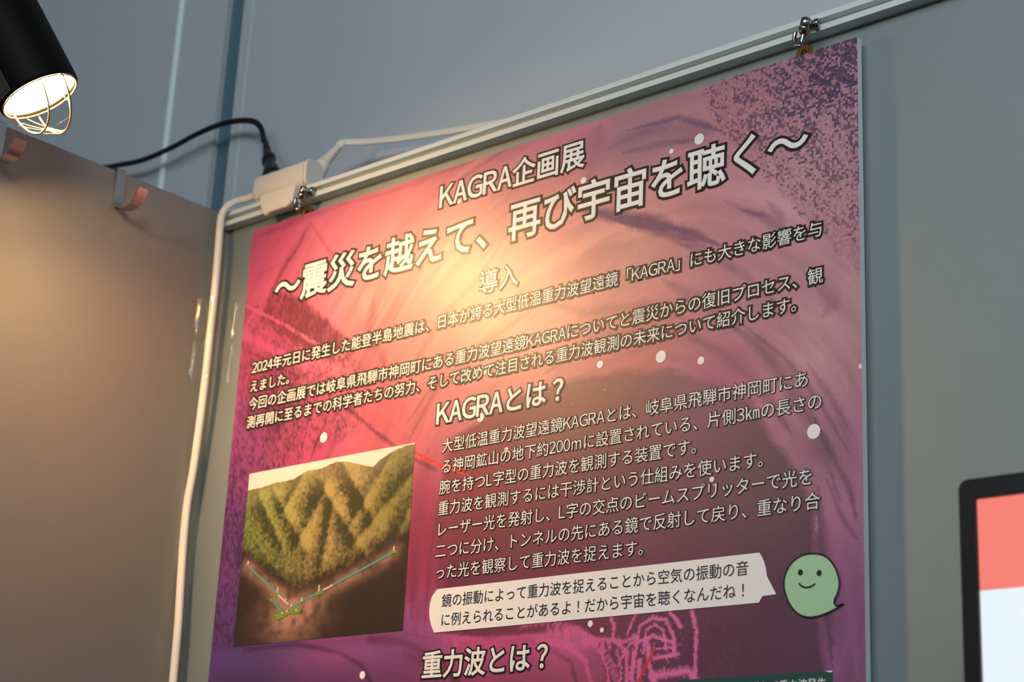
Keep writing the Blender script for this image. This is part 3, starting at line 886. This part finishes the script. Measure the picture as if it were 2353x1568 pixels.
# ------------------------------------------------------------------ strip hooks over the left partition
def strip_hook(y0, wdt, label, k=1.0):
    r = empty('metal_hook', (XC, y0, Z0 + .028), label=label, category='hook', group='flat steel hooks over the left partition')
    th = .0011
    pth = [(-.0285, .018), (-.0285, .0292), (-.0270, .0297), (.0004, .0297), (.0015, .0285), (.0013, .012), (.0008, .002), (.0032, -.0035), (.0085, -.0070), (.0160, -.0088),
           (.0235, -.0080), (.0288, -.0050), (.0325, -.0002), (.0350, .0045)]
    pth = [(a_ if a_ < .002 else .001 + (a_ - .001) * k, b_) for a_, b_ in pth]
    P = []
    P += pth[:5]
    P += [tuple(p) for p in smooth_pts(pth[5:], 5)]
    a = []; b = []
    for i, p in enumerate(P):
        t = np.array(P[min(i + 1, len(P) - 1)]) - np.array(P[max(i - 1, 0)]); t = t / np.linalg.norm(t)
        n = np.array([-t[1], t[0]]) * th / 2
        a.append((p[0] + n[0], p[1] + n[1])); b.append((p[0] - n[0], p[1] - n[1]))
    bm = bmesh.new()
    rows = []
    for y in (y0, y0 + wdt):
        rows.append(([bm.verts.new((XC + p[0], y, Z0 + p[1])) for p in a], [bm.verts.new((XC + p[0], y, Z0 + p[1])) for p in b]))
    n = len(P)
    for i in range(n - 1):
        (a0, b0), (a1, b1) = rows
        for q in ((a0[i], a0[i + 1], a1[i + 1], a1[i]), (b0[i], b1[i], b1[i + 1], b0[i + 1]), (a0[i], b0[i], b0[i + 1], a0[i + 1]), (a1[i], a1[i + 1], b1[i + 1], b1[i])):
            bm.faces.new(q)
    for i in (0, n - 1):
        bm.faces.new((rows[0][0][i], rows[1][0][i], rows[1][1][i], rows[0][1][i]))
    o = bm_obj('hook_strip', bm, M_steel, r, smooth=True)
    md = o.modifiers.new('edge', 'EDGE_SPLIT'); md.split_angle = math.radians(35)
    return r
strip_hook(-.1130, .0095, 'flat steel hook on the left partition near the corner, right of the lamp')
yB = at((64, 318), 0, XC + .0352)
strip_hook(yB[1] - .0115, .0115, 'flat steel hook on the left partition directly below the lamp')

# ------------------------------------------------------------------ clip lamp
AX = Vector((.327, .415, -.849)).normalized()
LC = Vector(at((92, 222), 1, -.25).tolist())
lamp = empty('spotlight', tuple(LC), label='black cylindrical spotlight with a wire guard, lit, above the left partition', category='lamp')
RI, RO = .0282, .0312
bm = bmesh.new()
lathe(bm, LC, AX, [(-.150, 0), (-.150, RO - .006), (-.146, RO - .001), (-.142, RO), (-.004, RO), (-.0012, RO - .0004), (0.0, RO - .0014), (-.0003, RO - .0020), (-.003, RI + .0002)], 96)
bm_obj('lamp_shade', bm, M_lampblk, lamp)
bm = bmesh.new()
lathe(bm, LC, AX, [(-.003, RI + .0002), (-.012, RI), (-.030, RI - .001), (-.050, RI - .006)], 96)
bm_obj('reflector', bm, M_lampin, lamp, label='white lined inside of the shade')
bm = bmesh.new()
lathe(bm, LC, AX, [(-.0055, 0), (-.0057, RI - .010), (-.0062, RI - .0004)], 64)
bm_obj('lens', bm, M_bulb, lamp, label='glowing round lens')
ll = bpy.data.lights.new('bulb_light', 'AREA'); ll.shape = 'DISK'; ll.size = .050; ll.energy = 1.25; ll.spread = math.radians(125); ll.color = (1.0, 0.58, 0.24)
lo_ = bpy.data.objects.new('bulb_light', ll); COL.objects.link(lo_); lo_.parent = lamp
lo_.location = AX * -.004; lo_.rotation_euler = AX.to_track_quat('-Z', 'Y').to_euler()
bm = bmesh.new()
N = 64; a_, u_a, v_a = frame_of(AX)
ringp = [LC + AX * .0003 + (u_a * math.cos(2 * math.pi * k / N) + v_a * math.sin(2 * math.pi * k / N)) * (RI + .0008) for k in range(N + 1)]
sweep(bm, ringp, circ(.0006, 8), up=AX, cap=False)
bm_obj('rim_ring', bm, M_wire, lamp, label='thin brass coloured rim ring')


def onrim(p):
    r = Vector(ray(p).tolist()); c_ = Vector(CAM.tolist())
    t = (LC - c_).dot(AX) / r.dot(AX)
    return c_ + r * t
arcs = []
for (p0, p1) in [((94, 186), (28, 258)), ((142, 169), (88, 265))]:
    A, B = onrim(p0), onrim(p1); mid = (A + B) / 2; h = (A - B) / 2
    arc = [mid + h * math.cos(t) + AX * .030 * math.sin(t) for t in np.linspace(-.05, math.pi + .05, 40)]
    arcs.append(arc)
    bm = bmesh.new(); sweep(bm, arc, circ(.00075, 8), up=(0, 1, 0))
    bm_obj('guard_wire', bm, M_wire, lamp)
# dusty cobweb threads between wires and rim
bm = bmesh.new(); rr_ = random.Random(4)
def thread(a_, b_):
    pts = [Vector(a_).lerp(Vector(b_), t) + Vector((0, 0, -.0012 * math.sin(math.pi * t))) for t in np.linspace(0, 1, 9)]
    sc_ = [1 + 1.3 * rr_.random() ** 3 for _ in pts]
    sweep(bm, pts, circ(.000045, 4), scales=sc_)
apx = arcs[0][26]
rimpt = lambda ang_: LC + (u_a * math.cos(ang_) + v_a * math.sin(ang_)) * RI
for p_ in [(30, 286), (60, 272), (40, 280)]: thread(onrim(p_), arcs[1][22])
thread(arcs[0][24], arcs[1][14]); thread(arcs[0][30], arcs[1][24]); thread(arcs[0][26], arcs[1][20])
for k in range(5):
    thread(arcs[1][8 + k % 6], onrim((150 + rr_.uniform(-6, 10), 225 + rr_.uniform(-6, 6))))
for k in range(12):
    thread(onrim((18 + rr_.uniform(-2, 14), 272 + rr_.uniform(-6, 8))), onrim((40 + rr_.uniform(-12, 16), 282 + rr_.uniform(-3, 4))))
bm_obj('cobweb', bm, M_web, lamp, kind='stuff', label='dusty cobweb threads')
# label plate on the shade, its outlines, and the bracket with clamp on the partition
def onshade(p, lift=.0004):
    """photo point on the lamp's cylindrical shade"""
    r = Vector(ray(p).tolist()).normalized(); c_ = Vector(CAM.tolist()); w0 = c_ - LC
    d = r - AX * r.dot(AX); e = w0 - AX * w0.dot(AX)
    A_ = d.dot(d); B_ = 2 * d.dot(e); C_ = e.dot(e) - (RO + lift) ** 2
    disc = B_ * B_ - 4 * A_ * C_
    t = (-B_ - math.sqrt(max(disc, 0))) / (2 * A_)
    return c_ + r * t
bm = bmesh.new()
quad = [(-30, 125), (0, 172), (25, 207), (9, 224), (-14, 196), (-44, 150)]
g0 = onshade((24, 207)); ax_t = (g0 - LC).dot(AX); rad_v = (g0 - LC) - AX * ax_t; rad_v.normalize(); tang = AX.cross(rad_v).normalized()
if (tang.dot(Vector(R[0].tolist()))) > 0: tang = -tang
def shade_pt(s, ang_, lift=.0004):
    v = rad_v * math.cos(ang_) + tang * math.sin(ang_)
    return LC + AX * s + v * (RO + lift)
n1 = 10
def patch(bm, s0, s1, a0, a1, lift, mi=0):
    rows = [[bm.verts.new(shade_pt(s, a0 + (a1 - a0) * k / n1, lift)) for k in range(n1 + 1)] for s in (s0, s1)]
    for k in range(n1):
        f = bm.faces.new((rows[0][k], rows[0][k + 1], rows[1][k + 1], rows[1][k])); f.material_index = mi; f.smooth = True
patch(bm, ax_t, ax_t - .040, 0, .75, .0003, 0)
for (s0, s1, a0, a1) in [(ax_t, ax_t - .0004, 0, .75), (ax_t, ax_t - .040, 0, .012), (ax_t - .004, ax_t - .0044, .15, .7), (ax_t - .004, ax_t - .036, .15, .165), (ax_t - .012, ax_t - .0124, .15, .7)]:
    patch(bm, s0, s1, a0, a1, .0005, 1)
bm_obj('label_plate', bm, [M_plate, M_platel], lamp)
yoke = LC - AX * .10
yc = yoke.y
bm = bmesh.new()
cpt = Vector((XC - .013, yc, Z0 + .030))
sweep(bm, [tuple(p) for p in smooth_pts([yoke + Vector((-RO + .002, 0, 0)), yoke + Vector((-RO - .010, 0, -.004)), cpt + Vector((.004, 0, .050)), cpt + Vector((0, 0, .016))], 6)], circ(.0045, 14))
bm_obj('bracket', bm, M_lampblk, lamp)
bm = bmesh.new()
box(bm, (XC - .034, yc - .014, Z0 + .0285), (XC + .008, yc + .014, Z0 + .046), .002)
box(bm, (XC + .0008, yc - .014, Z0 - .012), (XC + .008, yc + .014, Z0 + .030), .0015)
box(bm, (XC - .034, yc - .014, Z0 - .012), (XC - .0268, yc + .014, Z0 + .030), .0015)
bm_obj('clamp', bm, M_lampblk, lamp)

# ------------------------------------------------------------------ black power cord with plug
YK = .067
cordp = [(-.42, .030, .020), (-.36, .045, .060)]
pk = [at(p, 1, YK) for p in [(215, 398), (262, 384), (330, 370), (400, 340), (450, 313), (500, 291), (545, 280), (582, 280), (600, 291), (607, 308), (610, 326)]]
base_c = [Vector((a_[0], YK - .002, a_[2])) for a_ in pk]
cord = empty('power_cord', tuple(base_c[-1]), label='black power cord arching over the corner into the white tap', category='cable')
bm = bmesh.new()
sweep(bm, [tuple(p) for p in smooth_pts([base_c[0] + Vector((-.03, 0, -.03)), ] + base_c, 6)], circ(.0030, 12, .0019), up=(0, 1, 0))
bm_obj('cord', bm, M_black, cord, smooth=True)
p0 = Vector(at((609, 322), 1, YK).tolist()); p1 = Vector(at((627, 418), 1, .034).tolist())
ax_ = (p1 - p0); Lp = ax_.length
bm = bmesh.new()
ts_ = [(0, .0026), (.12, .0034), (.14, .0030), (.24, .0043), (.26, .0038), (.40, .0056), (.44, .0060), (.46, .0074), (.51, .0074), (.54, .0058), (.62, .0060), (.74, .0082), (.84, .0096), (1.0, .0102)]
sweep(bm, [tuple(p0 + ax_ * t) for t, _ in ts_], circ(1.0, 20, .8), up=(0, 1, 0), scales=[q_ for _, q_ in ts_])
bm_obj('plug', bm, M_black, cord, smooth=True)

# ------------------------------------------------------------------ white extension cord with its three-way tap on the rail
ext = empty('extension_cord', (.024, .006, Z0 + .027), label='white extension cord with its tap on the rail, cord running down the corner', category='extension cord')
bm = bmesh.new()
# long rounded body, along x
def rrect(w_, h_, r_, n=4):
    out = []
    for cx, cy, a0 in ((w_ / 2 - r_, h_ / 2 - r_, 0), (-w_ / 2 + r_, h_ / 2 - r_, 90), (-w_ / 2 + r_, -h_ / 2 + r_, 180), (w_ / 2 - r_, -h_ / 2 + r_, 270)):
        for k in range(n + 1):
            t = math.radians(a0 + 90 * k / n); out.append((cx + r_ * math.cos(t), cy + r_ * math.sin(t)))
    return out
yb_ = .006
zb_ = Z0 + .0385
px0, px1 = -.0020, .0640
body = [(px0 - .0006, yb_, zb_), (px0, yb_, zb_), (px0 + .0012, yb_, zb_), (px0 + .004, yb_, zb_), (px1 - .0035, yb_, zb_), (px1 - .0005, yb_, zb_)]
sweep(bm, body, rrect(.0200, .0250, .0075), up=(0, 0, 1), scales=[.80, .86, .96, 1, 1, .98])
bm_obj('tap_body', bm, M_plastic, ext)
bm = bmesh.new()
sweep(bm, [(px1 - .0010, yb_, zb_), (px1 + .0016, yb_, zb_), (px1 + .0030, yb_, zb_)], rrect(.0206, .0256, .0078), up=(0, 0, 1), scales=[1, 1, .93])
bm_obj('end_cap', bm, M_plastic, ext)
bm = bmesh.new()
lo = [(.0145, .0270), (.0590, .0270), (.0560, .0120), (.0505, .0085), (.0285, .0085), (.0225, .0062), (.0185, .0110), (.0145, .0200)]
prism_xz(bm, [(a_, Z0 + b_ ) for a_, b_ in lo], -.0075, -.0004)
o = bm_obj('lower_housing', bm, M_plastic, ext)
md = o.modifiers.new('bevel', 'BEVEL'); md.width = .0015; md.segments = 3
bm = bmesh.new()
sweep(bm, [(-.0020, yb_, zb_ + .001), (-.0060, yb_, zb_ + .0008), (-.0090, yb_, zb_)], circ(1, 18), up=(0, 0, 1), scales=[.0060, .0056, .0040])
bm_obj('strain_relief', bm, M_plastic, ext, smooth=True)
cp = [Vector((-.0085, yb_, zb_)), Vector((-.0170, yb_ - .001, Z0 + .0362)), Vector(at((540, 464), 1, .002).tolist()), Vector(at((520, 477), 1, -.004).tolist()), Vector(at((509, 497), 1, -.006).tolist())]
for p, y in [((505, 530), -.0075), ((501, 580), -.0085), ((496, 640), -.0085), ((489, 710), -.0080), ((481, 780), -.0078), ((474, 850), -.0075), ((468, 900), -.0070), ((458, 980), -.006), ((444, 1080), -.005),
             ((430, 1160), -.005), ((421, 1250), -.005), ((415, 1340), -.005), ((409, 1440), -.005), ((400, 1540), -.005), ((393, 1620), -.005), ((386, 1700), -.005)]:
    cp.append(Vector(at(p, 1, y).tolist()))
last = cp[-1]
cp += [Vector((last.x, last.y, last.z - .3)), Vector((last.x, last.y, last.z - .8)), Vector((last.x + .02, last.y - .02, .004)), Vector((last.x + .3, last.y - .3, .004))]
bm = bmesh.new()
sweep(bm, [tuple(p) for p in smooth_pts(cp, 5)], circ(.0034, 14, .0026), up=(0, 1, 0))
bm_obj('cord', bm, M_cable, ext, smooth=True)

# ------------------------------------------------------------------ white plug and its cord
wc = empty('power_cord', tuple(at((740, 370), 1, .02).tolist()), label='white power cord behind the rail with a ribbed plug beside the tap', category='cable')
p0 = Vector(at((700, 424), 1, .028).tolist()); p1 = Vector(at((788, 326), 1, .046).tolist())
ax_ = p1 - p0
bm = bmesh.new()
T_ = [0, .06, .14, .34, .50, .56]
sweep(bm, [tuple(p0 + ax_ * t) for t in T_], circ(1, 20, .72), up=(0, 1, 0), scales=[.0050, .0078, .0098, .0104, .0074, .0058])
bm_obj('plug', bm, M_plastic, wc, smooth=True)
bm = bmesh.new()
tt = []; ss = []
for k in range(6):
    b_ = .55 + k * .062
    tt += [b_, b_ + .012, b_ + .040, b_ + .048]; r0 = .0058 - k * .0004; ss += [r0 * .78, r0, r0, r0 * .78]
sweep(bm, [tuple(p0 + ax_ * t) for t in tt], circ(1, 16, .85), up=(0, 1, 0), scales=ss)
bm_obj('strain_relief', bm, M_plastic, wc, smooth=True)
cp = [p0 + ax_ * .88, p0 + ax_ * .97]
cp += [Vector(at(p, 1, y).tolist()) for p, y in [((800, 327), .050), ((850, 325), .058), ((920, 318), .062), ((1000, 307), .064), ((1080, 294), .064), ((1150, 282), .064), ((1230, 272), .062)]]
cp += [cp[-1] + Vector((.05, 0, -.02)), cp[-1] + Vector((.12, 0, -.10)), cp[-1] + Vector((.14, 0, -.6))]
bm = bmesh.new(); sweep(bm, [tuple(p) for p in smooth_pts(cp, 6)], circ(.0018, 12, .0038), up=(0, 0, 1))
for p_ in ():
    pass
bm_obj('cord', bm, M_cable, wc, smooth=True)

# ------------------------------------------------------------------ clear tape holding the cord in the corner
def tape(y0px, y1px, label):
    top = at((0, 0), 1, 0)
    bm = bmesh.new(); rows = []
    rt = random.Random(int(y0px))
    N = 14
    for i in range(N + 1):
        py_ = y0px + (y1px - y0px) * i / N
        cx = np.interp(py_, [640, 710, 780, 850, 900], [496, 489, 481, 474, 468])
        c_ = at((cx, py_), 1, -.008)
        z = c_[2]; row = []
        j_ = rt.uniform(-.0008, .0008)
        # from the left partition, over the cord, to the panel face
        prof_ = [(XC + .0004, -.021 + j_), (XC + .0006, -.018), (XC + .0012, -.0155), (XC + .0040, -.0140), (c_[0] + .001, -.0126), (c_[0] + .0040, -.0106), (c_[0] + .0062, -.0040 + .5 * j_), (c_[0] + .0075, .0060), (c_[0] + .0090, .0094), (c_[0] + .0120 + j_, .0096)]
        rows.append([bm.verts.new((x_ + .00022 * math.sin(k_ * 1.3 + .35 * i), y_ - .00022 * math.sin(k_ * 1.3 + .35 * i), z)) for k_, (x_, y_) in enumerate(smooth_pts(prof_, 4))])
    for i in range(N):
        for k in range(len(rows[0]) - 1):
            bm.faces.new((rows[i][k], rows[i + 1][k], rows[i + 1][k + 1], rows[i][k + 1])).smooth = True
    me = bpy.data.meshes.new('clear_tape'); bmesh.ops.recalc_face_normals(bm, faces=bm.faces)
    bm.to_mesh(me); bm.free()
    o = link('clear_tape', me, [M_tape], None, label=label, category='tape', group='clear tape on the corner cord')
tape(686, 770, 'upper strip of clear tape over the white cord in the corner')
tape(786, 872, 'lower strip of clear tape over the white cord in the corner')

# ------------------------------------------------------------------ monitor on its stand, lower right
YM = -.115
q0 = at((2199, 1104), 1, YM)
mx0, mz1 = q0[0], q0[2]
qs = at((2240, 1147), 1, YM); bw = qs[0] - mx0; bt = mz1 - qs[2]
qz = at((2246, 1357), 1, YM)[2]
W_, H_ = .62, .37
mon = empty('monitor', (mx0 + W_ / 2, YM + .02, mz1 - H_), label='black framed flat monitor with a coral and white picture, lower right', category='monitor')
bm = bmesh.new()
# bezel frame from four mitred bars with a rounded outline
def rrp(x0, z0, x1, z1, r_, n=6):
    out = []
    for cx, cz, a0 in ((x1 - r_, z1 - r_, 0), (x0 + r_, z1 - r_, 90), (x0 + r_, z0 + r_, 180), (x1 - r_, z0 + r_, 270)):
        for k in range(n + 1):
            t = math.radians(a0 + 90 * k / n); out.append((cx + r_ * math.cos(t), cz + r_ * math.sin(t)))
    return out
x0_, x1_, z1_, z0_ = mx0, mx0 + W_, mz1, mz1 - H_
outer = rrp(x0_, z0_, x1_, z1_, .005); inner = rrp(x0_ + bw, z0_ + bt, x1_ - bw, z1_ - bt, .0005)
Y0, Y1 = YM, YM + .022
def rg(pts, y): return [bm.verts.new((a_, y, b_)) for a_, b_ in pts]
oc = rrp(x0_ + .001, z0_ + .001, x1_ - .001, z1_ - .001, .0042)
r_of, r_ob, r_if, r_ib, r_oc = rg(outer, Y0 + .001), rg(outer, Y1), rg(inner, Y0), rg(inner, Y0 + .0022), rg(oc, Y0)
n = len(outer)
for k in range(n):
    k2 = (k + 1) % n
    for A, B in ((r_oc, r_if), (r_if, r_ib), (r_of, r_oc), (r_ob, r_of)):
        bm.faces.new((A[k], A[k2], B[k2], B[k]))
bm.faces.new(r_ob)
bm_obj('bezel', bm, M_bezel, mon)
bm = bmesh.new(); box(bm, (x0_ - .0022, YM + .008, z0_ + .01), (x1_ + .0022, YM + .030, z1_ - .010), .004)
bm_obj('back_shell', bm, M_bezel, mon)
bm = bmesh.new()
def rect(bm, xa, xb, za, zb, y, mi):
    f = bm.faces.new([bm.verts.new((x, y, z)) for x, z in ((xa, za), (xb, za), (xb, zb), (xa, zb))]); f.material_index = mi
xs_, xe_ = x0_ + bw - .0005, x1_ - bw + .0005
rect(bm, xs_, xe_, qz, z1_ - bt + .0005, YM + .0022, 0)
rect(bm, xs_, xe_, z0_ + bt - .0005, qz, YM + .0022, 1)
bm_obj('screen', bm, [M_sred, M_swhite], mon, label='lit screen, coral band above white')
bm = bmesh.new()
box(bm, (mx0 + W_ / 2 - .03, YM + .030, .02), (mx0 + W_ / 2 + .03, YM + .05, mz1 - .12), .003)
bm_obj('stand', bm, M_bezel, mon)
bm = bmesh.new()
box(bm, (mx0 + W_ / 2 - .20, YM - .22, 0.0), (mx0 + W_ / 2 + .20, YM + .10, .02), .006)
bm_obj('base', bm, M_bezel, mon)
